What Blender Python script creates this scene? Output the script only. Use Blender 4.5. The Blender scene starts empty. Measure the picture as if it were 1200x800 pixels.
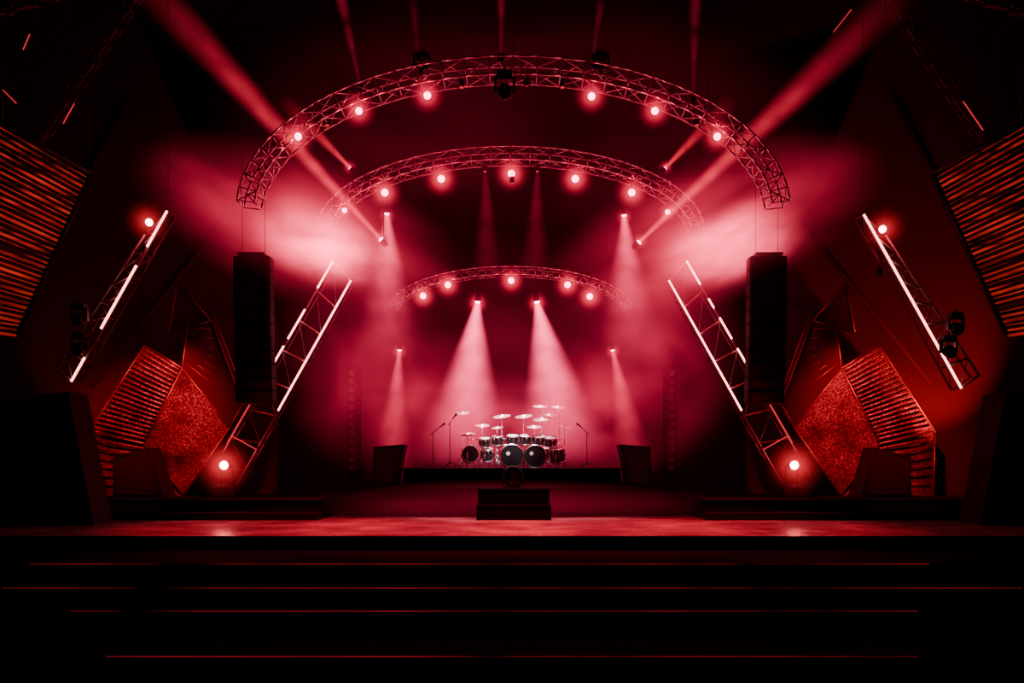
import bpy, math, random
from mathutils import Vector, Matrix
random.seed(7)
S = bpy.context.scene
COL = S.collection

# ---------------------------------------------------------------- materials
def new_mat(name):
    m = bpy.data.materials.new(name); m.use_nodes = True
    nt = m.node_tree; nt.nodes.clear()
    out = nt.nodes.new('ShaderNodeOutputMaterial')
    return m, nt, out

def pbr(name, col, rough=0.5, metal=0.0, noise=0.0, nscale=8.0, bump=0.0, spec=0.5):
    m, nt, out = new_mat(name)
    b = nt.nodes.new('ShaderNodeBsdfPrincipled')
    b.inputs['Base Color'].default_value = (*col, 1)
    b.inputs['Roughness'].default_value = rough
    b.inputs['Metallic'].default_value = metal
    b.inputs['Specular IOR Level'].default_value = spec
    if noise > 0 or bump > 0:
        tc = nt.nodes.new('ShaderNodeTexCoord')
        n = nt.nodes.new('ShaderNodeTexNoise'); n.inputs['Scale'].default_value = nscale
        n.inputs['Detail'].default_value = 4
        nt.links.new(tc.outputs['Object'], n.inputs['Vector'])
        mr = nt.nodes.new('ShaderNodeMapRange')
        mr.inputs['To Min'].default_value = max(0.02, rough - noise)
        mr.inputs['To Max'].default_value = min(1, rough + noise)
        nt.links.new(n.outputs['Fac'], mr.inputs['Value'])
        nt.links.new(mr.outputs['Result'], b.inputs['Roughness'])
        if bump > 0:
            bp = nt.nodes.new('ShaderNodeBump'); bp.inputs['Strength'].default_value = bump
            bp.inputs['Distance'].default_value = 0.02
            nt.links.new(n.outputs['Fac'], bp.inputs['Height'])
            nt.links.new(bp.outputs['Normal'], b.inputs['Normal'])
    nt.links.new(b.outputs['BSDF'], out.inputs['Surface'])
    return m

def emit(name, col, s, sample=True):
    m, nt, out = new_mat(name)
    e = nt.nodes.new('ShaderNodeEmission')
    e.inputs['Color'].default_value = (*col, 1); e.inputs['Strength'].default_value = s
    nt.links.new(e.outputs[0], out.inputs['Surface'])
    if not sample: m.cycles.emission_sampling = 'NONE'
    return m

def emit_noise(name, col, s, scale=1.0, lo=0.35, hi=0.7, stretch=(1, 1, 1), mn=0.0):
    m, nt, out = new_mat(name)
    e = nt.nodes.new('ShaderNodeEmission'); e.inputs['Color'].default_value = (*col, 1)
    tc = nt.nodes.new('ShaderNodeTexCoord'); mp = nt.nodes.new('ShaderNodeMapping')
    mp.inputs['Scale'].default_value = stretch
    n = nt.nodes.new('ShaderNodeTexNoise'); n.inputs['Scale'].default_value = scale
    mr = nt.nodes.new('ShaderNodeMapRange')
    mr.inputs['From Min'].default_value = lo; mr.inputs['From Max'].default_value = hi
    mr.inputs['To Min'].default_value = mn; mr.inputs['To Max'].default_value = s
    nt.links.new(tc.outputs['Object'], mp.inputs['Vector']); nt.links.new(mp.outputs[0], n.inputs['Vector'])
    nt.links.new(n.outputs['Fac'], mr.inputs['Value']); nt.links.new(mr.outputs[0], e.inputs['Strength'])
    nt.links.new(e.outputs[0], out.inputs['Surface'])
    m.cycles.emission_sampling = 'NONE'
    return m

class N:
    """tiny math-node helper"""
    def __init__(s, nt): s.nt = nt
    def m(s, op, a, b=None, c=None, clamp=False):
        n = s.nt.nodes.new('ShaderNodeMath'); n.operation = op; n.use_clamp = clamp
        for i, v in enumerate((a, b, c)):
            if v is None: continue
            if isinstance(v, (int, float)): n.inputs[i].default_value = v
            else: s.nt.links.new(v, n.inputs[i])
        return n.outputs[0]

HAZE = (1.0, 0.018, 0.09)
def haze_mat(name, strength, power=2.0, col=HAZE, nscale=1.6, lo=0.35, hi=0.72, floor_=0.15, seed=0.0):
    """glowing lit haze inside a unit sphere (object space)"""
    m, nt, out = new_mat(name); k = N(nt)
    tc = nt.nodes.new('ShaderNodeTexCoord')
    ln = nt.nodes.new('ShaderNodeVectorMath'); ln.operation = 'LENGTH'
    nt.links.new(tc.outputs['Object'], ln.inputs[0])
    s = k.m('SUBTRACT', 1.0, ln.outputs['Value'], clamp=True)
    s = k.m('POWER', s, power)
    if nscale:
        ad = nt.nodes.new('ShaderNodeVectorMath'); ad.operation = 'ADD'
        ad.inputs[1].default_value = (seed, seed * 2.3, seed * 0.7)
        nt.links.new(tc.outputs['Object'], ad.inputs[0])
        n = nt.nodes.new('ShaderNodeTexNoise'); n.inputs['Scale'].default_value = nscale
        n.inputs['Detail'].default_value = 2; n.inputs['Distortion'].default_value = 0.4
        nt.links.new(ad.outputs[0], n.inputs['Vector'])
        mr = nt.nodes.new('ShaderNodeMapRange'); mr.interpolation_type = 'SMOOTHSTEP'
        mr.inputs['From Min'].default_value = lo; mr.inputs['From Max'].default_value = hi
        mr.inputs['To Min'].default_value = floor_; mr.inputs['To Max'].default_value = 1
        nt.links.new(n.outputs['Fac'], mr.inputs['Value'])
        s = k.m('MULTIPLY', s, mr.outputs[0])
    s = k.m('MULTIPLY', s, strength)
    e = nt.nodes.new('ShaderNodeEmission'); e.inputs['Color'].default_value = (*col, 1)
    nt.links.new(s, e.inputs['Strength'])
    nt.links.new(e.outputs[0], out.inputs['Volume'])
    m.cycles.emission_sampling = 'NONE'
    return m

def beam_mat(name, L, r0, R, strength, fall=1.0, fade=1.5, col=HAZE, edge=1.5, noise=0.5):
    """light shaft along local -Z from the origin"""
    m, nt, out = new_mat(name); k = N(nt)
    tc = nt.nodes.new('ShaderNodeTexCoord'); sp = nt.nodes.new('ShaderNodeSeparateXYZ')
    nt.links.new(tc.outputs['Object'], sp.inputs[0])
    t = k.m('DIVIDE', sp.outputs['Z'], -L, clamp=True)
    x2 = k.m('MULTIPLY', sp.outputs['X'], sp.outputs['X']); y2 = k.m('MULTIPLY', sp.outputs['Y'], sp.outputs['Y'])
    r = k.m('SQRT', k.m('ADD', x2, y2))
    rad = k.m('MULTIPLY_ADD', t, R - r0, r0)
    q = k.m('DIVIDE', r, rad)
    q = k.m('SUBTRACT', 1.0, k.m('MULTIPLY', q, q), clamp=True)
    q = k.m('POWER', q, edge)
    w = k.m('POWER', k.m('DIVIDE', r0 * 1.0, rad), fall)
    f = k.m('POWER', k.m('SUBTRACT', 1.0, t, clamp=True), fade)
    s = k.m('MULTIPLY', k.m('MULTIPLY', q, w), k.m('MULTIPLY', f, strength))
    if noise:
        n = nt.nodes.new('ShaderNodeTexNoise'); n.inputs['Scale'].default_value = 1.6
        n.inputs['Detail'].default_value = 1
        nt.links.new(tc.outputs['Object'], n.inputs['Vector'])
        mr = nt.nodes.new('ShaderNodeMapRange')
        mr.inputs['From Min'].default_value = .3; mr.inputs['From Max'].default_value = .7
        mr.inputs['To Min'].default_value = 1 - noise; mr.inputs['To Max'].default_value = 1 + noise * .4
        nt.links.new(n.outputs['Fac'], mr.inputs['Value'])
        s = k.m('MULTIPLY', s, mr.outputs[0])
    e = nt.nodes.new('ShaderNodeEmission'); e.inputs['Color'].default_value = (*col, 1)
    nt.links.new(s, e.inputs['Strength']); nt.links.new(e.outputs[0], out.inputs['Volume'])
    m.cycles.emission_sampling = 'NONE'
    return m

# ---------------------------------------------------------------- mesh builder
class MB:
    def __init__(s): s.v = []; s.f = []; s.m = []; s.sm = []
    def add(s, vs, fs, mat=0, smooth=False):
        o = len(s.v); s.v += [tuple(v) for v in vs]
        for f in fs: s.f.append([i + o for i in f]); s.m.append(mat); s.sm.append(smooth)
    def frame(s, ax):
        ax = Vector(ax).normalized(); h = Vector((0, 0, 1)) if abs(ax.z) < .9 else Vector((1, 0, 0))
        a = ax.cross(h).normalized(); return ax, a, ax.cross(a)
    def tube(s, p0, p1, r, n=6, mat=0, r2=None):
        s.lathe([(r, 0), (r if r2 is None else r2, (Vector(p1) - Vector(p0)).length)], p0, Vector(p1) - Vector(p0), n, mat, caps=True)
    def lathe(s, prof, org, ax, n=20, mat=0, caps=False):
        org = Vector(org); ax, a, b = s.frame(ax); vs = []
        for r, h in prof:
            for i in range(n):
                t = 2 * math.pi * i / n
                vs.append(org + ax * h + a * (r * math.cos(t)) + b * (r * math.sin(t)))
        fs = []
        for j in range(len(prof) - 1):
            for i in range(n):
                i2 = (i + 1) % n
                fs.append((j * n + i, j * n + i2, (j + 1) * n + i2, (j + 1) * n + i))
        s.add(vs, fs, mat, True)
        if caps:
            o = len(s.v) - len(vs)
            s.f.append([o + i for i in reversed(range(n))]); s.m.append(mat); s.sm.append(False)
            s.f.append([o + (len(prof) - 1) * n + i for i in range(n)]); s.m.append(mat); s.sm.append(False)
    def box(s, c, d, mat=0, M=None):
        c = Vector(c); vs = []
        for x in (-.5, .5):
            for y in (-.5, .5):
                for z in (-.5, .5):
                    p = Vector((x * d[0], y * d[1], z * d[2]))
                    if M is not None: p = M @ p
                    vs.append(c + p)
        s.add(vs, [(0, 1, 3, 2), (4, 6, 7, 5), (0, 4, 5, 1), (2, 3, 7, 6), (0, 2, 6, 4), (1, 5, 7, 3)], mat)
    def prism(s, pts, off, mat=0):
        pts = [Vector(p) for p in pts]; off = Vector(off); n = len(pts)
        vs = pts + [p + off for p in pts]
        fs = [list(range(n)), list(reversed(range(n, 2 * n)))] + [(i, i + n, (i + 1) % n + n, (i + 1) % n) for i in range(n)]
        s.add(vs, fs, mat)
    def sphere(s, c, r, mat=0, ax=(0, 0, 1), n=20, st=1.0):
        prof = [(max(1e-4, r * math.sin(math.pi * i / 12)), -r * st * math.cos(math.pi * i / 12)) for i in range(13)]
        s.lathe(prof, c, ax, n, mat)
    def obj(s, name, mats, parent=None):
        me = bpy.data.meshes.new(name)
        me.from_pydata([tuple(v) for v in s.v], [], s.f)
        for m in (mats if isinstance(mats, (list, tuple)) else [mats]): me.materials.append(m)
        me.polygons.foreach_set('material_index', s.m); me.polygons.foreach_set('use_smooth', s.sm)
        me.update()
        o = bpy.data.objects.new(name, me); COL.objects.link(o)
        if parent: o.parent = parent
        return o

def empty(name, loc=(0, 0, 0)):
    e = bpy.data.objects.new(name, None); e.location = loc; e.empty_display_size = .2
    COL.objects.link(e); return e

def aim_quat(d): return Vector(d).normalized().to_track_quat('-Z', 'Y')

# ---------------------------------------------------------------- material set
M_black = pbr('black_matte', (.008, .006, .007), .7, spec=.2)
M_step = pbr('step_carpet_black', (.004, .003, .0035), .9, spec=.05)
M_blackgloss = pbr('black_gloss', (.01, .008, .009), .35, 0, .1, 4, spec=.3)
M_wall = pbr('wall_paint', (.04, .018, .024), .8, 0, .1, 3, .3, spec=.2)
M_truss = pbr('truss_aluminium', (.62, .58, .6), .4, 1.0)
M_trussdark = pbr('truss_black_steel', (.12, .1, .1), .45, .9)
M_ladder = pbr('ladder_truss_grey', (.17, .12, .13), .5, .7)
M_chrome = pbr('chrome', (.93, .91, .93), .2, 1.0)
M_cymbal = pbr('cymbal_bronze', (.93, .9, .88), .33, 1.0)
M_shell = pbr('drum_shell_black', (.015, .012, .014), .15)
M_head = pbr('drum_head', (.75, .7, .7), .5)
M_headblk = pbr('drum_head_black', (.012, .012, .014), .25)
M_grille = pbr('speaker_grille', (.012, .01, .011), .6, .3, .2, 60, .8)
M_lens = emit('lens_glow_pink', (1, .16, .28), 13, False)
M_lenshot = emit('lens_glow_hot', (1, .3, .32), 24, False)
M_lensfloor = emit('floor_lens_glow', (1, .2, .15), 80, True)
M_led = emit('led_tube_warm', (1, .28, .26), 8.0, True)
M_leddim = emit('led_tube_dim', (1, .03, .05), .9, False)
M_edgeglint = emit_noise('step_edge_painted_glint', (1, .035, .06), .36, .45, .35, .7, (1, .1, .1))  # painted glow: red light caught by the step edges, put into emission
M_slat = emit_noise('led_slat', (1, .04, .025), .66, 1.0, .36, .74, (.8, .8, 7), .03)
M_halo = haze_mat('lamp_haze_glow', 7.5, 3.2, (1, .02, .07), 0)
M_halobig = haze_mat('lamp_haze_glow_wide', 3.2, 3.6, (1, .03, .045), 0)

def floor_material():
    m, nt, out = new_mat('stage_floor_lacquer')
    b = nt.nodes.new('ShaderNodeBsdfPrincipled')
    tc = nt.nodes.new('ShaderNodeTexCoord')
    n = nt.nodes.new('ShaderNodeTexNoise'); n.inputs['Scale'].default_value = .9; n.inputs['Detail'].default_value = 3
    mr = nt.nodes.new('ShaderNodeMapRange'); mr.inputs['To Min'].default_value = .15; mr.inputs['To Max'].default_value = .32
    cr = nt.nodes.new('ShaderNodeMapRange'); cr.inputs['From Min'].default_value = .3; cr.inputs['From Max'].default_value = .7
    cr.inputs['To Min'].default_value = .14; cr.inputs['To Max'].default_value = .28
    cc = nt.nodes.new('ShaderNodeCombineColor')
    nt.links.new(tc.outputs['Object'], n.inputs['Vector'])
    nt.links.new(n.outputs['Fac'], mr.inputs['Value']); nt.links.new(mr.outputs[0], b.inputs['Roughness'])
    nt.links.new(n.outputs['Fac'], cr.inputs['Value'])
    for i in range(3): nt.links.new(cr.outputs[0], cc.inputs[i])
    nt.links.new(cc.outputs[0], b.inputs['Base Color'])
    nt.links.new(b.outputs[0], out.inputs['Surface'])
    return m
M_stage = floor_material()

def glitter_material(name, lo, hi, sc):
    m, nt, out = new_mat(name)
    b = nt.nodes.new('ShaderNodeBsdfPrincipled')
    tc = nt.nodes.new('ShaderNodeTexCoord')
    v = nt.nodes.new('ShaderNodeTexVoronoi'); v.inputs['Scale'].default_value = sc
    nt.links.new(tc.outputs['Object'], v.inputs['Vector'])
    sp = nt.nodes.new('ShaderNodeSeparateColor'); nt.links.new(v.outputs['Color'], sp.inputs[0])
    k = N(nt)
    f = k.m('POWER', sp.outputs[0], 3.0)
    f = k.m('MULTIPLY_ADD', f, hi, lo)
    nz = nt.nodes.new('ShaderNodeTexNoise'); nz.inputs['Scale'].default_value = 1.3
    nt.links.new(tc.outputs['Object'], nz.inputs['Vector'])
    g_ = k.m('MULTIPLY_ADD', nz.outputs['Fac'], 2.4, -.45, clamp=True)
    f = k.m('MULTIPLY', f, g_)
    mx = nt.nodes.new('ShaderNodeCombineColor')
    nt.links.new(f, mx.inputs[0]); nt.links.new(k.m('MULTIPLY', f, .5), mx.inputs[1]); nt.links.new(k.m('MULTIPLY', f, .75), mx.inputs[2])
    nt.links.new(mx.outputs[0], b.inputs['Base Color'])
    b.inputs['Roughness'].default_value = .55; b.inputs['Specular IOR Level'].default_value = .3
    bp = nt.nodes.new('ShaderNodeBump'); bp.inputs['Strength'].default_value = .5; bp.inputs['Distance'].default_value = .015
    nt.links.new(sp.outputs[1], bp.inputs['Height']); nt.links.new(bp.outputs[0], b.inputs['Normal'])
    nt.links.new(b.outputs[0], out.inputs['Surface'])
    return m
M_glit = glitter_material('glitter_panel_fabric', .05, .30, 36)
M_glitslat = glitter_material('glitter_slat_fabric', .16, .6, 24)
M_gold = pbr('panel_frame_metal', (.35, .16, .17), .5, 1.0)

# ---------------------------------------------------------------- room shell
def slab(name, c, d, mat):
    b = MB(); b.box((0, 0, 0), d, 0); o = b.obj(name, mat); o.location = c; return o
slab('floor', (0, 13, -1.6), (36, 44, .2), M_black)
slab('ceiling', (0, 13, 16.1), (36, 44, .2), M_black)
slab('wall_back', (0, 34, 7.2), (36, .3, 17.6), M_wall)
slab('wall_left', (-17.9, 13, 7.2), (.3, 44, 17.6), M_wall)
slab('wall_right', (17.9, 13, 7.2), (.3, 44, 17.6), M_wall)
slab('wall_front', (0, -8.9, 7.2), (36, .3, 17.6), M_wall)

# stage deck
b = MB(); b.box((0, 25.05, -.75), (30, 17.5, 1.5), 0)
b.obj('stage_floor', [M_stage])
# steps
b = MB()
st = [(-.3, 14.1, 16.3), (-.6, 13.2, 16.3), (-.9, 12.7, 16.3), (-1.2, 10.9, 16.3)]
for i_, (z, y0, y1) in enumerate(st):
    b.box((0, (y0 + y1) / 2 - .005, z - .15), (30, y1 - y0, .3), 0)
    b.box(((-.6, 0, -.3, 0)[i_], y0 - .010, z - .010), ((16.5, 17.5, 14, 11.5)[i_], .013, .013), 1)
b.box((0, 16.28, -.15), (30, .03, .3), 0)
b.obj('stage_steps', [M_step, M_edgeglint])

# side platforms
for sx in (-1, 1):
    b = MB()
    b.prism([(sx * 5.3, 21.5, 0), (sx * 15.9, 21.5, 0), (sx * 15.9, 22.8, 0), (sx * 8.4, 25.0, 0), (sx * 5.3, 25.0, 0)], (0, 0, .58), 0)
    b.box((sx * 10.6, 21.46, .56), (10.6, .05, .05), 1)
    b.box((sx * 10.6, 21.2, .1), (10.6, .55, .2), 0)
    b.obj('side_platform', [M_black, M_trussdark])

# angled wing walls
for sx, nm in ((-1, 'wall_wing_left'), (1, 'wall_wing_right')):
    b = MB()
    pts = [(-7.8, 25.4, 0), (-7.8, 25.4, 6.2), (-9.6, 24.9, 9.9), (-12, 24.2, 15.95), (-17.5, 22.6, 15.95), (-17.5, 22.6, 0)]
    b.prism([(sx * p[0], p[1], p[2]) for p in pts], (0, .25, 0), 0)
    for a, c in (((-9.2, 24.9, 9.6), (-13.0, 23.8, 4.0)), ((-12, 24.1, 13), (-15.5, 23.1, 5)), ((-8.2, 25.2, 7.0), (-10.5, 24.5, 6.0))):
        b.tube((sx * a[0], a[1], a[2]), (sx * c[0], c[1], c[2]), .09, 6, 0)
    b.obj(nm, [M_wall])

# ---------------------------------------------------------------- trusses
def box_truss(b, rings, r=.028, rb=.016, mat=0):
    n = len(rings[0])
    for i in range(len(rings) - 1):
        A, B = rings[i], rings[i + 1]
        for j in range(n):
            j2 = (j + 1) % n
            b.tube(A[j], B[j], r, 6, mat)
            if i % 2 == 0: b.tube(A[j], B[j2], rb, 5, mat)
            else: b.tube(A[j2], B[j], rb, 5, mat)
            b.tube(A[j], A[j2], rb, 5, mat)
    for j in range(n): b.tube(rings[-1][j], rings[-1][(j + 1) % n], rb, 5, mat)

def arch(cx, cy, cz, a, bb, h, dp, seg, t0=4, t1=176, r=.028):
    b = MB(); rings = []
    for i in range(seg + 1):
        t = math.radians(t0 + (t1 - t0) * i / seg)
        o = (cx + a * math.cos(t), cz + bb * math.sin(t))
        nx, nz = math.cos(t) * bb, math.sin(t) * a; l = math.hypot(nx, nz); nx /= l; nz /= l
        inn = (o[0] - nx * h, o[1] - nz * h)
        rings.append([(o[0], cy, o[1]), (inn[0], cy, inn[1]), (inn[0], cy + dp, inn[1]), (o[0], cy + dp, o[1])])
    box_truss(b, rings, r, r * .6)
    for i in (int(seg * .25), int(seg * .5), int(seg * .75)):
        p = rings[i][0]; b.tube((p[0], cy + dp / 2, p[2]), (p[0], cy + dp / 2, 15.99), .008, 5, 1)
    b.obj('arch_truss', [M_truss, M_black]); return
arch(.03, 18, 7.45, 6.5, 3.65, .42, .5, 34, 4, 176, .024)
arch(-.05, 22.5, 8.35, 5.7, 2.5, .38, .5, 28, 6, 174, .024)
arch(-.05, 27, 6.95, 4.3, 1.55, .28, .4, 28, 6, 174, .022)

# ---------------------------------------------------------------- lamps
UNIT = None
def unit_sphere():
    global UNIT
    if UNIT is None:
        b = MB(); b.sphere((0, 0, 0), 1.0, 0, n=24)
        o = b.obj('tmp', M_halo); UNIT = o.data; bpy.data.objects.remove(o)
    return UNIT
def volume_ball(name, loc, rad, mat, parent=None, rot=(0, 0, 0)):
    me = unit_sphere().copy(); me.materials.clear(); me.materials.append(mat)
    o = bpy.data.objects.new(name, me); COL.objects.link(o)
    o.location = loc; o.scale = rad if isinstance(rad, (tuple, list)) else (rad,) * 3; o.rotation_euler = rot
    if parent: o.parent = parent
    return o
def beam(parent, d, L, r0, R, strength, **kw):
    m = beam_mat('light_beam_haze', L, r0, R, strength, **kw)
    b = MB(); b.lathe([(r0 * 1.02, 0), (R * 1.02, L)], (0, 0, 0), (0, 0, -1), 28, 0, caps=True)
    o = b.obj('light_beam', m, parent); o.rotation_mode = 'QUATERNION'; o.rotation_quaternion = aim_quat(d)
    return o
def light(kind, parent, loc, power, col, d=None, **kw):
    l = bpy.data.lights.new('light', kind); l.energy = power; l.color = col
    for k, v in kw.items(): setattr(l, k, v)
    o = bpy.data.objects.new('light', l); COL.objects.link(o); o.location = loc
    if parent: o.parent = parent
    if d is not None: o.rotation_mode = 'QUATERNION'; o.rotation_quaternion = aim_quat(d)
    return o

def lamp(loc, d=(0, -1, -.25), r=.1, drop=.35, halo=.5, power=12, lens=None, hm=None, name='par_can_light', up=True):
    e = empty(name, loc); D = Vector(d).normalized(); b = MB()
    b.lathe([(r * 1.25, 0), (r * 1.32, -.02), (r * 1.2, -.06), (r * 1.15, -r * 2.2), (r * .8, -r * 3.0), (r * .3, -r * 3.2), (.001, -r * 3.2)], (0, 0, 0), D, 18, 0)
    b.lathe([(r * 1.25, 0), (r * 1.0, -.015)], (0, 0, 0), D, 18, 0)
    s = 1 if up else -1
    c = -D * (r * 1.4); side = D.cross(Vector((0, 0, 1)))
    side = side.normalized() if side.length > .01 else Vector((1, 0, 0))
    for k in (-1, 1):
        b.tube(c + side * k * r * 1.2, c + side * k * r * 1.45, .02, 6)
        b.tube(c + side * k * r * 1.45, c + side * k * r * 1.45 + Vector((0, 0, s * r * 2.0)), .012, 6)
    b.tube(c + side * r * 1.45 + Vector((0, 0, s * r * 2)), c - side * r * 1.45 + Vector((0, 0, s * r * 2)), .012, 6)
    if drop: b.tube(c + Vector((0, 0, s * r * 2)), c + Vector((0, 0, s * (r * 2 + drop))), .012, 6)
    b.obj('can_body', [M_black], e)
    b = MB(); b.lathe([(r, -.01), (r * .92, r * .2), (r * .7, r * .4), (r * .38, r * .52), (.001, r * .56)], (0, 0, 0), D, 18, 0)
    b.obj('lens', [lens or M_lens], e)
    if halo: volume_ball('lens_glow', D * .05, halo, hm or M_halo, e)
    if power: light('POINT', e, D * (r * 1.2), power, (1, .05, .09), shadow_soft_size=.03)
    return e

RED = (1, .016, .045)
# arch 1 lamps
for x, z in ((-5.0, 9.18), (-3.58, 9.78), (-1.98, 10.14), (1.86, 10.12), (3.34, 9.78), (4.8, 9.18)):
    lamp((x, 17.95, z), r=.085, drop=.2, halo=.52, power=18)
# arch 2
for x, z in ((-3.72, 9.47), (-2.07, 9.87), (-.02, 10.02), (1.85, 9.87), (3.5, 9.47)):
    lamp((x, 22.45, z), r=.105, drop=.2, halo=.65, power=20)
for x, z in ((-4.9, 8.95), (4.55, 8.9)):
    lamp((x, 22.45, z), r=.075, drop=.35, halo=.4, power=8)
# arch 3
for x, z in ((-3.12, 7.44), (-2.25, 7.83), (-.03, 7.98), (1.95, 7.83), (2.73, 7.42)):
    lamp((x, 26.95, z), r=.11, drop=.12, halo=.65, power=16)

# up-beam lamps on arch 2
for sx, x in ((-1, -4.7), (1, 4.45)):
    e = lamp((x, 22.4, 10.15), (sx * 1.0, -.1, 1.0), r=.07, drop=.25, halo=.3, power=5, up=False)
    beam(e, (sx * 1.0, -.1, 1.0), 2.8, .06, .36, 18.0, fall=1.2, fade=1.3, noise=.2, col=(1, .025, .06))
# long roof beams
for sx, x, z, tx, tz in ((-1, -3.82, 8.08, -7.8, 12.05), (1, 3.7, 8.0, 8.1, 11.7)):
    e = lamp((x, 22.4, z), (tx - x, -3.4, tz - z), r=.08, drop=1.1, halo=.35, power=8)
    beam(e, (tx - x, -3.4, tz - z), 8.8, .08, .72, 19.0, fall=.8, fade=1.6, noise=.4, col=(1, .025, .07), edge=2.8)
# down cones arch 2
for x, z, dx in ((-3.68, 8.9, .02), (3.3, 8.85, .05)):
    e = lamp((x, 22.6, z), (dx, 0, -1), r=.075, drop=.55, halo=.35, power=0)
    beam(e, (dx, 0, -1), 4.8, .09, 1.45, 23, fall=.95, fade=1.6, col=(1, .035, .12), edge=1.9)
    light('SPOT', e, (0, 0, -.1), 500, RED, (dx, 0, -1), spot_size=.75, spot_blend=.6, shadow_soft_size=.05)
# drum cones
for x, dx in ((-1.12, -.10), (.81, .19)):
    e = lamp((x, 25.0, 6.82), (dx, 0, -1), r=.09, drop=.9, halo=.5, power=0, lens=M_lenshot)
    beam(e, (dx, 0, -1), 5.5, .10, 1.9, 44, fall=.9, fade=1.2, col=(1, .05, .145), edge=1.8, noise=.4)
    light('SPOT', e, (0, 0, -.1), 1800, (1, .38, .42), (dx * .3 - x * .08, -.18, -1), spot_size=1.0, spot_blend=.5, shadow_soft_size=.06)
# rear small cones
for x, dx in ((-3.96, -.06), (3.54, .2)):
    e = lamp((x, 27, 5.55), (dx, 0, -1), r=.075, drop=2.0, halo=.38, power=0)
    beam(e, (dx, 0, -1), 4.6, .08, 1.0, 16.0, fall=1.0, fade=1.2, col=(1, .03, .10), edge=1.9)
# faint shafts to the roof and in the middle
for x, y, z, dx, s in ((-3.6, 18.2, 10.35, -.22, 1.5), (-2.2, 18.2, 10.8, -.1, .6), (-.26, 18.2, 11.1, 0, 1.4), (1.9, 18.2, 10.9, .15, .8), (4.3, 18.2, 10.1, .02, 1.1)):
    e = lamp((x, y, z + .15), (dx, 0, 1), r=.05, drop=.1, halo=0, power=0, up=False, lens=M_leddim)
    beam(e, (dx, 0, 1), 4.2, .05, .38, .85 * s, fall=.05, fade=.4, noise=.9, edge=3.2)
for x in (-.8, .75):
    e = lamp((x, 22.75, 10.2), (0, 0, -1), r=.045, drop=.2, halo=0, power=0, lens=M_leddim)
    beam(e, (x * -.03, 0, -1), 3.8, .08, .75, 1.2, fall=.4, fade=1.2, edge=2.2)

# moving heads (unlit, dark)
def moving_head(loc, d=(0, -1, -.5), s=1.0, hang=True):
    b = MB(); D = Vector(d).normalized(); k = 1 if hang else -1
    b.sphere((0, 0, 0), .2 * s, 0, D, 20, 1.15)
    b.lathe([(.15 * s, .16 * s), (.17 * s, .24 * s), (.15 * s, .25 * s), (.14 * s, .2 * s), (.001, .2 * s)], (0, 0, 0), D, 20, 0)
    for q in (-1, 1): b.box((q * .24 * s, 0, k * .12 * s), (.06 * s, .14 * s, .38 * s))
    b.box((0, 0, k * .32 * s), (.54 * s, .18 * s, .07 * s)); b.box((0, 0, k * .42 * s), (.4 * s, .3 * s, .14 * s))
    b.tube((0, 0, k * .45 * s), (0, 0, k * .62 * s), .03, 6)
    o = b.obj('moving_head_light', [M_blackgloss]); o.location = loc; return o
moving_head((-.17, 17.9, 10.2), s=.9)
moving_head((-2.14, 18.2, 11.2), hang=False, s=.75)
moving_head((2.1, 18.2, 11.2), hang=False, s=.75)

# ---------------------------------------------------------------- LED ladder trusses
def lerp(a, c, t): return Vector(a) * (1 - t) + Vector(c) * t
def ladder(A0, A1, B0, B1, nr, ledsA, ledsB, depth=.35, dimB=None, name='led_ladder_truss', lr=.026, litrungs=False):
    e = empty(name, A0); o = Vector(A0); b = MB(); dv = Vector((0, depth, 0))
    A0, A1, B0, B1 = [Vector(p) - o for p in (A0, A1, B0, B1)]
    for p, q in ((A0, A1), (B0, B1)):
        b.tube(p, q, .03, 8); b.tube(p + dv, q + dv, .022, 6)
    for i in range(nr):
        t = i / (nr - 1); p = lerp(A0, A1, t); q = lerp(B0, B1, t)
        b.tube(p, q, .024, 6, 2 if litrungs else 0); b.tube(p + dv, q + dv, .016, 6); b.tube(p, p + dv, .016, 6); b.tube(q, q + dv, .016, 6)  # inner rungs take a redder metal, red light put into the colour
        if i < nr - 1:
            t2 = (i + 1) / (nr - 1)
            b.tube(q, lerp(A0, A1, t2), .012, 5)
            b.tube(p, lerp(A0, A1, t2) + dv, .012, 5)
    for p in (A0, B0): b.tube(p, (p.x, p.y, 15.99 - o.z), .006, 5, 1)
    b.obj('truss_frame', [M_ladder, M_black, M_gold], e)
    fr = Vector((0, -.055, 0))
    b = MB()
    for (p, q), L in (((A0, A1), ledsA), ((B0, B1), ledsB)):
        for t0, t1 in L: b.tube(lerp(p, q, t0) + fr, lerp(p, q, t1) + fr, lr, 8)
    b.obj('led_tube', [M_led], e)
    if dimB:
        b = MB()
        for t0, t1 in dimB: b.tube(lerp(B0, B1, t0) + fr, lerp(B0, B1, t1) + fr, .022, 6)
        b.tube(lerp(A0, A1, .78) + fr, lerp(B0, B1, .74) + fr, .018, 6)
        b.obj('led_tube_dim', [M_leddim], e)
    return e
for sx in (-1, 1):
    cx = -.06
    f = lambda x, z: (cx + sx * (x), 21.7, z)
    e = ladder(f(4.48, 6.71), f(7.9, .60), f(4.98, 7.26), f(8.85, .60), 9, [(0, .60)], [(0, .115), (.205, .33), (.36, .44)] if sx < 0 else [(0, .10), (.16, .2), (.24, .33), (.37, .45)], dimB=[(.6, .77)], litrungs=True)
    light('POINT', e, (sx * 1.0, -.8, -1.2), 30, (1, .05, .08), shadow_soft_size=.05)  # added point light without a fixture, brightens the ladder frame
e = ladder((-8.06, 18, 7.44), (-10.3, 18, 3.46), (-8.6, 18, 6.9), (-10.7, 18, 3.75), 9, [(0, .21), (.32, .69), (.86, 1.0)], [])
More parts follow.
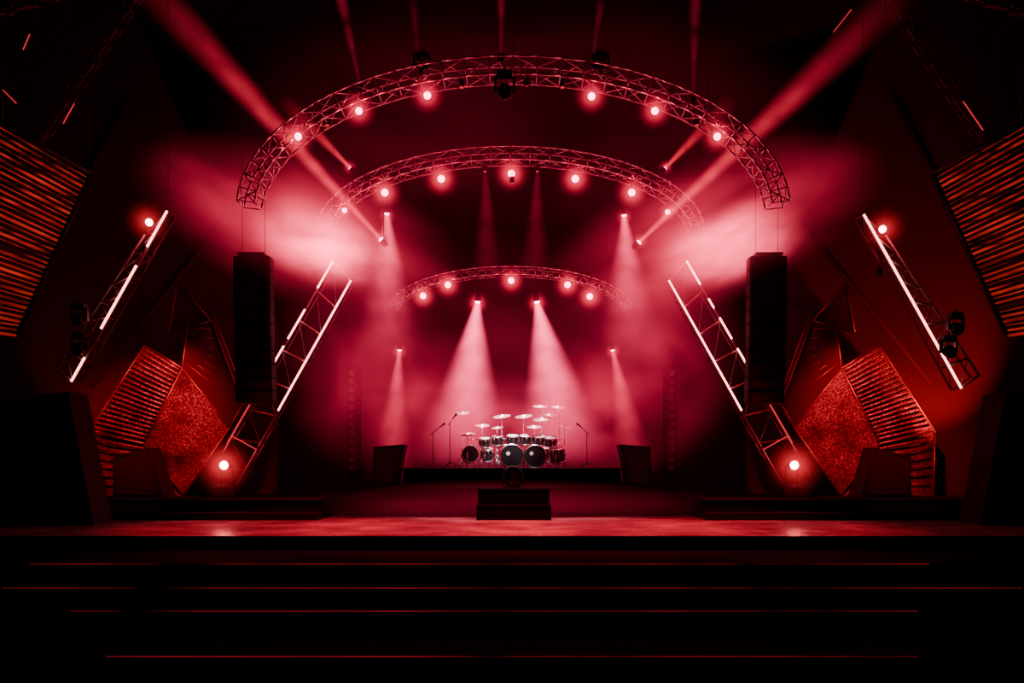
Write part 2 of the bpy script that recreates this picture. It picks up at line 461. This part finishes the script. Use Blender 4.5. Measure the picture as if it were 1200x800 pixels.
e = ladder((8.22, 18, 7.36), (10.5, 18, 3.3), (8.75, 18, 6.9), (10.95, 18, 3.6), 9, [(0, 1.0)], [])
for x, z in ((-9.9, 4.85), (-9.9, 4.18), (10.16, 4.64), (10.0, 4.12)): moving_head((x, 17.6, z), s=.7)
for x, z in ((-8.46, 7.16), (8.64, 7.0)):
    lamp((x, 17.9, z), r=.085, drop=.3, halo=.65, power=20, lens=M_lenshot, hm=M_halobig)

# ---------------------------------------------------------------- line arrays
for sx in (-1, 1):
    x = sx * 6.85 - .05; b = MB(); n = 11; h = 3.9 / n
    e = empty('line_array_speaker', (x, 20.4, 3.15))
    for i in range(n):
        z = 3.9 - (i + .5) * h; y = -.25 * ((i / n) ** 2)
        b.prism([(-.46, -y - .1, z - h * .46), (.46, -y - .1, z - h * .46), (.46, -y - .1, z + h * .46), (-.46, -y - .1, z + h * .46)], (0, .5, 0), 0)
        b.box((0, -y - .12, z), (.8, .04, h * .8), 1)
        for q in (-1, 1): b.box((q * .47, -y + .1, z), (.04, .3, h * .9), 2)
    b.box((0, .1, 3.94), (.7, .5, .06), 2)
    for q in (-.3, .3): b.tube((q, .1, 3.95), (q, .1, 12.84), .008, 5, 0)
    b.obj('cabinets', [M_black, M_grille, M_black], e)

# ---------------------------------------------------------------- louvre walls (upper sides)
for sx in (-1, 1):
    off = Vector((sx * 11.5, 17.5, 7)); e = empty('louvre_light_wall', off); b = MB(); c = MB(); n = 36
    L0, L1 = Vector((-13.0, 16.4, 9.9)), Vector((-13.0, 16.4, 4.6)); R0, R1 = Vector((-10.25, 18.6, 8.45)), Vector((-12.15, 18.8, 4.7))
    mir = lambda p: Vector((sx * p.x, p.y, p.z)) - off
    bk = Vector((0, .16, 0))
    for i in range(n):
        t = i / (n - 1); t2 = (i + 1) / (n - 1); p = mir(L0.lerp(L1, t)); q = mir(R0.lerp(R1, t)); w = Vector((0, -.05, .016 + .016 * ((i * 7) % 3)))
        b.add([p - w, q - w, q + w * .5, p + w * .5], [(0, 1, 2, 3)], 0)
        c.tube(p + Vector((0, .07, -.07)), q + Vector((0, .07, -.07)), .03, 5, 0)
        if i < n - 1:
            p2 = mir(L0.lerp(L1, t2)); q2 = mir(R0.lerp(R1, t2))
            c.add([p + bk, q + bk, q2 + bk, p2 + bk], [(0, 1, 2, 3)], 0)
    c.tube(mir(R0 + Vector((.05, 0, .1))), mir(R1 + Vector((.05, 0, 0))), .06, 6, 0)
    c.tube(mir(L0 + Vector((0, 0, .1))), mir(R0 + Vector((.05, 0, .1))), .06, 6, 0)
    for p_ in (L0, R0): c.tube(mir(p_), mir(Vector((p_.x, p_.y, 15.99))), .012, 5, 0)
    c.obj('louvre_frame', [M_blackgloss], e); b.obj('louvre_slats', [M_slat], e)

# ---------------------------------------------------------------- faceted glitter panels
P = {'a': (-10.93, 22.9, 5.08), 'b': (-9.63, 22.45, 4.33), 'c': (-10.75, 22.5, 2.13), 'd': (-12.6, 22.9, 2.5),
     'e': (-8.45, 23.0, 2.63), 'f': (-9.7, 22.7, .60), 'g': (-12.4, 22.6, .60), 'h': (-9.7, 23.0, 5.68), 'i': (-9.0, 23.1, 5.83),
     'j': (-8.15, 23.3, 3.38), 'k': (-10.1, 23.2, 7.0), 'l': (-9.1, 23.2, 5.88), 'm': (-10.3, 23.1, 5.5)}
for sx in (-1, 1):
    e = empty('faceted_scenery_panel', (0, 0, 0))
    g = lambda k: Vector((-sx * P[k][0] if sx > 0 else P[k][0], P[k][1], P[k][2]))
    b = MB()
    for keys, mt in (('abcd', 0), ('befc', 0), ('dcfg', 0), ('hijeb', 1), ('klm', 1)):
        b.prism([g(k) for k in keys], (0, .12, 0), mt)
    for k in ('ab', 'bc', 'cd', 'da', 'be', 'ef', 'fc', 'hi', 'ij', 'hb', 'kl', 'km', 'je', 'dg'):
        b.tube(g(k[0]) + Vector((0, -.03, 0)), g(k[1]) + Vector((0, -.03, 0)), .022, 6, 2)
    for i in range(19):
        t = (i + .7) / 20.0
        p = g('a').lerp(g('d'), t); q = g('b').lerp(g('c'), t); o_ = Vector((0, -.07, 0))
        b.tube(p.lerp(q, .03) + o_, p.lerp(q, .97) + o_, .026, 6, 3)
    for i in range(6):
        t = (i + .7) / 7.0
        p = g('d').lerp(g('g'), t); q = g('c').lerp(g('f'), t); o_ = Vector((0, -.05, 0))
        b.tube(p.lerp(q, .05) + o_, p.lerp(q, .95) + o_, .024, 6, 3)
    for i in range(7):
        t = (i + .7) / 8.0
        p = g('h').lerp(g('b'), t); q = g('i').lerp(g('e'), t * .8); o_ = Vector((0, -.06, 0))
        b.tube(p.lerp(q, .1) + o_, p.lerp(q, .9) + o_, .014, 5, 2)
    for dz in (0, .35):
        b.tube(g('i') + Vector((0, -.1, dz)), g('j') + Vector((0, -.1, dz)), .03, 6, 2)
    b.obj('panels', [M_glit, M_wall, M_gold, M_glitslat], e)

# ---------------------------------------------------------------- drum riser
e = empty('drum_riser', (0, 24, 0))
b = MB()
def roundfront(w, y0, y1, z0, z1, bow, mat):
    pts = []
    for i in range(25):
        t = -1 + 2 * i / 24; pts.append((w * t, y0 + bow * (t * t) - 24, z0))
    pts += [(w, y1 - 24, z0), (-w, y1 - 24, z0)]
    b.prism(pts, (0, 0, z1 - z0), mat)
roundfront(4.95, 22.3, 29.5, 0, .83, .5, 0)
roundfront(3.3, 23.0, 28, .83, 1.38, .35, 0)
roundfront(3.34, 22.96, 28, 1.38, 1.42, .35, 1)
roundfront(4.98, 22.26, 29.5, .83, .86, .5, 0)
b.obj('riser_body', [M_step, M_blackgloss], e)

# ---------------------------------------------------------------- drum kit
K = empty('drum_kit', (0, 24.2, 1.42))
b = MB()
def drum(c, ax, r, dp, fmat):
    b.lathe([(r, -dp / 2), (r, dp / 2)], c, ax, 32, 0)
    for h in (-dp / 2, dp / 2):
        b.lathe([(r * .95, h - .02), (r * 1.08, h - .02), (r * 1.08, h + .02), (r * .95, h + .02)], c, ax, 32, 1)
    b.lathe([(r * .98, dp / 2 + .005), (.001, dp / 2 + .008)], c, ax, 32, fmat)
    b.lathe([(r * .98, -dp / 2 - .005), (.001, -dp / 2 - .008)], c, ax, 32, 3)
    A, u, v = b.frame(ax); C = Vector(c)
    for i in range(8):
        t = i * math.pi / 4 + .2; d = u * math.cos(t) + v * math.sin(t)
        b.tube(C + d * r * 1.05 - A * dp * .42, C + d * r * 1.05 + A * dp * .42, .013, 5, 1)
        b.box(C + d * r * 1.03, (.045, .045, .045), 1)
def tripod(x, y, ztop, spread=.3):
    b.tube((x, y, 0.1), (x, y, ztop), .016, 6, 1)
    b.tube((x, y, 0.1), (x, y, ztop * .55), .023, 6, 1)
    for i in range(3):
        t = i * 2.094 + .5; b.tube((x, y, .42), (x + spread * math.cos(t), y + spread * math.sin(t), .016), .015, 5, 1)
def cymbal(x, y, z, r, tx=0, ty=-.25):
    ax = Vector((tx, ty, 1)).normalized()
    b.lathe([(r, 0), (r * .6, r * .05), (r * .2, r * .1), (r * .16, r * .17), (.02, r * .2)], (x, y, z), ax, 30, 2)
    b.lathe([(r, -.004), (r * .2, r * .09), (.02, r * .1)], (x, y, z), ax, 30, 2)
drum((0, -.35, .37), (0, -1, 0), .345, .5, 3); drum((.72, -.35, .36), (0, -1, 0), .335, .5, 3)
for cx_ in (0, .72):
    b.lathe([(.06, 0), (.001, .004)], (cx_ - .12, -.615, .44), (0, -1, 0), 16, 4)
    for q in (-1, 1): b.tube((cx_ + q * .33, -.3, .3), (cx_ + q * .5, -.5, .02), .014, 5, 1)
drum((-1.32, -.2, .42), (0.15, -1, .1), .25, .4, 3)
drum((1.42, -.2, .42), (-.1, -.35, 1), .23, .42, 4)
drum((1.15, .3, .42), (0, -.2, 1), .22, .42, 4)
drum((-.78, -.05, .42), (0, -.3, 1), .2, .36, 4)
for x, y in ((-1.32, -.2), (1.42, -.2), (1.15, .3), (-.78, -.05)):
    for i in range(3):
        t = i * 2.094 + .3; b.tube((x + .25 * math.cos(t), y + .25 * math.sin(t), .5), (x + .3 * math.cos(t), y + .3 * math.sin(t), .016), .013, 5, 1)
for x, z, r in ((-.85, .80, .17), (-.45, .86, .17), (.02, .88, .18), (.42, .88, .18), (.84, .86, .19), (1.22, .82, .19)):
    drum((x, -.22, z), (0, -.3, .95), r, .25, 4)
    b.tube((x, -.2, z), (x, .0, .9), .014, 6, 1)
for i in range(12):
    t0, t1 = i / 12, (i + 1) / 12
    f_ = lambda t: (-1.4 + 3.0 * t, .05 - .35 * (1 - (2 * t - 1) ** 2) + .1, .9)
    b.tube(f_(t0), f_(t1), .022, 6, 1)
for x in (-1.4, -.5, .9, 1.6): b.tube((x, .1, .016), (x, .1, .92), .02, 6, 1)
drum((-.2, .35, .66), (0, -.1, 1), .18, .14, 4); tripod(-.2, .35, .6)
for x, y, z, r in ((-1.57, .1, 1.73, .24), (-1.39, -.1, 1.07, .24), (-.93, -.1, 1.33, .22), (-.32, 0, 1.62, .28), (.37, 0, 1.62, .28), (-.45, -.3, 1.25, .18),
                   (.69, -.3, 1.28, .24), (.96, 0, 1.54, .3), (1.47, .1, 1.92, .24), (.9, .2, 1.95, .24), (1.2, .1, 1.68, .26), (1.65, -.1, 1.3, .22)):
    cymbal(x, y, z, r, random.uniform(-.14, .14), -.28); tripod(x + random.uniform(-.02, .02), y + .02, z, .28)
cymbal(-1.39, -.1, 1.02, .24, 0, .1)
b.lathe([(.001, .62), (.17, .62), (.18, .58), (.17, .53), (.001, .53)], (.3, .95, 0), (0, 0, 1), 20, 0); tripod(.3, .95, .55)
for x in (0, .72): b.box((x, .1, .05), (.1, .3, .03), 1, Matrix.Rotation(.2, 3, 'X'))
b.obj('kit', [M_shell, M_chrome, M_cymbal, M_headblk, M_head], K)
for x, h, bx in ((-2.48, 1.1, .35), (2.35, 1.1, -.3), (-1.95, 1.4, .2)):
    e = empty('microphone_stand', (x, 24.1, 1.42)); b = MB()
    b.tube((0, 0, .03), (0, 0, h), .013, 6); b.tube((-bx * .25, 0, h - .06), (bx, -.05, h + .28), .010, 6)
    b.lathe([(.001, 0), (.03, .01), (.035, .06), (.022, .1), (.018, .2)], (bx * 1.12, -.05, h + .3), (-bx, 0, -.25), 10)
    for i in range(3):
        t = i * 2.094; b.tube((0, 0, .2), (.32 * math.cos(t), .32 * math.sin(t), .014), .012, 5)
    b.obj('stand', [M_black], e)

# ---------------------------------------------------------------- wedges / cabinets
def cabinet(name, pts, y, depth):
    c = Vector((sum(p[0] for p in pts) / len(pts), y, min(p[1] for p in pts)))
    e = empty(name, c); b = MB()
    q = [Vector((p[0], y, p[1])) - c for p in pts]
    b.prism(q, (0, depth, 0), 0)
    m = sum(q, Vector()) / len(q)
    gq = [m + (p - m) * .86 + Vector((0, -.025, 0)) for p in q]
    b.prism(gq, (0, .04, 0), 1)
    for k in range(len(gq)):
        b.tube(gq[k], gq[(k + 1) % len(gq)], .014, 5, 2)
    b.obj('cabinet_body', [M_black, M_grille, M_black], e)
    return e
for sx in (-1, 1):
    X = lambda l: [(sx * p[0], p[1]) for p in l]
    cabinet('stage_monitor_speaker', X([(-11.2, .59), (-9.75, .59), (-10.2, 2.0), (-11.2, 1.75)]), 21.55, .75)
    o_ = 1.35 if sx < 0 else .1
    cabinet('subwoofer_cabinet', X([(-10.35 - o_, 0), (-13.0 - o_, 0), (-13.4 - o_, 3.0), (-11.0 - o_, 3.35)]), 19.2, .9)
    cabinet('drum_fill_speaker', X([(-4.15, .87), (-3.46, .87), (-3.2, 2.12), (-4.1, 2.05)]), 22.75, .8)
e = empty('riser_access_steps', (0.05, 21.3, 0)); b = MB()
b.box((0, .5, .42), (2.0, .75, .84), 0); b.box((0, 0, .2), (2.05, .5, .4), 0)
for z, y in ((.84, .11), (.4, -.26)): b.box((0, y, z), (2.04, .03, .03), 1)
b.obj('steps_body', [M_step, M_black], e)
e = empty('effects_fan', (0.03, 21.75, .86)); b = MB()
b.lathe([(.26, -.12), (.3, -.1), (.3, .1), (.26, .12)], (0, 0, .32), (0, -1, .2), 28, 0)
b.sphere((0, 0, .32), .09, 0)
for i in range(8):
    t = i * math.pi / 4; b.tube((0, -.08, .32), (.27 * math.cos(t), -.08, .32 + .27 * math.sin(t)), .012, 5, 0)
b.box((0, 0, .03), (.5, .35, .06), 0)
for q in (-.3, .3): b.tube((q, 0, .03), (q, 0, .34), .02, 6)
b.obj('fan_body', [M_black], e)

# floor flood lamps on platforms
for sx in (-1, 1):
    x = sx * 7.95 - .08; e = lamp((x, 21.4, 1.5), (0, -1, 0), r=.115, drop=0, halo=1.0, power=80, lens=M_lensfloor, hm=M_halobig, name='floor_flood_lamp', up=False)
    b = MB()
    b.lathe([(.55, 0), (.55, .22), (.48, .38), (.3, .5), (.12, .55), (.001, .56)], (sx * .35, .7, -.91), (0, 0, 1), 24, 0)
    b.box((0, .35, -.75), (.45, .4, .3), 0); b.tube((-.17, .3, -.65), (-.17, .17, 0), .03, 6); b.tube((.17, .3, -.65), (.17, .17, 0), .03, 6)
    b.obj('lamp_base', [M_black], e)

# ---------------------------------------------------------------- rear lighting towers with round blinders
for sx in (-1, 1):
    e = empty('blinder_tower', (sx * 5.2, 25.2, 0)); b = MB()
    rings = [[(-.17, 0, z), (.17, 0, z), (.17, .3, z), (-.17, .3, z)] for z in [i * .30 for i in range(17)]]
    box_truss(b, rings, .02, .012)
    for i in range(12):
        z = 1.45 + i * .28
        b.lathe([(.13, 0), (.15, .02), (.14, .1), (.06, .16), (.001, .16)], (0, -.18, z), (0, 1, 0), 16, 0)
        b.lathe([(.12, 0), (.001, -.03)], (0, -.18, z), (0, -1, 0), 16, 1)
    b.obj('tower', [M_black, M_ladder], e)

# ---------------------------------------------------------------- roof rigging with added glowing tubes for its dim red strokes
for sx in (-1, 1):
    for (x0, y0, z0), (x1, y1, z1) in (((-6.5, 17, 13.2), (-13.5, 16.5, 10.6)), ((-8.8, 19.6, 14.8), (-13, 19.6, 8.5))):
        b = MB(); rings = []
        p0 = Vector((sx * -x0, y0, z0)); p1 = Vector((sx * -x1, y1, z1)); n = 14
        for i in range(n + 1):
            c = p0.lerp(p1, i / n); rings.append([c + Vector((0, 0, .2)), c + Vector((.0, .35, 0)), c + Vector((0, 0, -.2))])
        box_truss(b, rings, .022, .014)
        b.tube(p0, (p0.x, p0.y, 15.99), .012, 5); b.tube(p1, (p1.x, p1.y, 15.99), .012, 5)
        b.obj('rigging_truss', [M_trussdark])
bt = [((-10.95, 10.8), (-10.8, 11.15)), ((-10.05, 9.15), (-9.8, 9.6)), ((-11.4, 9.9), (-11.1, 9.6)), ((10.1, 9.65), (10.55, 9.0)), ((11.55, 10.3), (11.9, 9.7)),
      ((6.1, 12.3), (6.8, 12.0)), ((6.8, 12.5), (7.5, 12.2)), ((7.2, 11.2), (7.6, 11.7))]
for p, q in bt:
    b = MB(); p = Vector((p[0], 17.2, p[1])) ; q = Vector((q[0], 17.2, q[1]))
    b.tube(p, q, .012, 6, 0); b.tube(p + Vector((0, .05, 0)), q + Vector((0, .05, 0)), .03, 6, 1)
    b.tube((p + q) / 2 + Vector((0, .05, 0)), ((p + q) / 2).to_tuple()[:2] + (15.99,), .006, 4, 1)
    b.obj('red_stroke_tube', [M_leddim, M_black])

# ---------------------------------------------------------------- haze
def cloud(loc, rad, s, power=1.6, rot=0, **kw):
    volume_ball('haze_cloud', loc, rad, haze_mat('haze', s, power, **kw), None, (0, rot, 0))
for sx in (-1, 1):
    cx = -.1
    cloud((cx + sx * 5.5, 20.9, 7.9), (5.3, 1.7, 2.2), 2.2, 1.9, sx * -.38, nscale=1.5, seed=3 + sx, col=(1, .022, .085))
    cloud((cx + sx * (5.0 if sx < 0 else 6.0), 20.9, 7.5), (2.4, 1.3, 1.25), 13.0, 2.0, sx * -.3, nscale=1.7, floor_=.2, seed=7 + sx, col=(1, .055, .125))
    cloud((cx + sx * 4.6, 23.5, 5.3), (2.9, 2.2, 4.2), .50, 1.7, 0, nscale=1.6, seed=11 + sx, floor_=.08)
    cloud((cx + sx * 3.2, 26, 3.6), (3.2, 2.6, 2.8), .42, 1.6, 0, nscale=1.8, seed=15 + sx, floor_=.1)
cloud((0, 26.5, 4.5), (7.5, 5.0, 5.0), .07, 1.2, 0, nscale=2.2, seed=20)
cloud((0, 25.2, 2.9), (4.0, 1.9, 2.0), .80, 1.6, 0, nscale=1.8, seed=22, col=(1, .03, .11))
cloud((0, 22.3, .35), (6.4, .9, .8), .60, 1.5, 0, nscale=1.5, seed=25, floor_=.4)
cloud((0, 20.0, 10.2), (8.5, 2.5, 3.6), .06, 1.2, 0, nscale=1.6, seed=29)

# ---------------------------------------------------------------- added spotlights for floor, panels, wing walls and kit
def added_spot(loc, tgt, power, col, size, blend=.7, soft=.1, drop=.12, up=True, r=.05):
    e = lamp(loc, Vector(tgt) - Vector(loc), r=r, drop=drop, halo=0, power=0, lens=M_leddim, name='added_spotlight', up=up)
    light('SPOT', e, (Vector(tgt) - Vector(loc)).normalized() * .12, power, col, Vector(tgt) - Vector(loc), spot_size=size, spot_blend=blend, shadow_soft_size=soft)
added_spot((-1.2, 18.3, 10.5), (-1.7, 18.7, 0), 15000, RED, .8)  # red floor wash spots added at the front arch
added_spot((1.2, 18.3, 10.5), (2.0, 18.7, 0), 15000, RED, .8)
added_spot((-4.4, 18.3, 9.6), (-5.8, 18.7, 0), 8000, RED, .8)
added_spot((4.4, 18.3, 9.6), (5.8, 18.7, 0), 8000, RED, .8)
for sx in (-1, 1):
    # panel wash spots, added behind the outer LED ladders
    added_spot((sx * 8.85, 18.5, 6.1), (sx * 10.6, 22.7, 2.8), 3600, (1, .022, .034), 1.0, drop=.4)
    added_spot((sx * 13.3, 20.6, 1.2), (sx * 12.6, 23.8, 5.2), 350 if sx < 0 else 3800, (1, .03, .03), 1.1, drop=.9, up=False)  # spot added to redden the wing wall
added_spot((0, 22.3, 9.7), (0, 24.2, 2.4), 6500, (1, .78, .84), .38)
added_spot((.35, 18.2, 10.5), (0, 24.3, 2.6), 16000, (1, .78, .84), .27)  # front key spot added to brighten the drum kit

# ---------------------------------------------------------------- world + camera
w = bpy.data.worlds.new('world'); S.world = w; w.use_nodes = True
w.node_tree.nodes['Background'].inputs[0].default_value = (.01, .002, .004, 1)
w.node_tree.nodes['Background'].inputs[1].default_value = .2
cam = bpy.data.cameras.new('camera'); co = bpy.data.objects.new('camera', cam); COL.objects.link(co)
co.location = (0, 0, 1.5); co.rotation_euler = (math.pi / 2, 0, 0)
cam.lens = 27; cam.sensor_width = 36; cam.shift_y = 145 / 1200; cam.clip_end = 200
S.camera = co
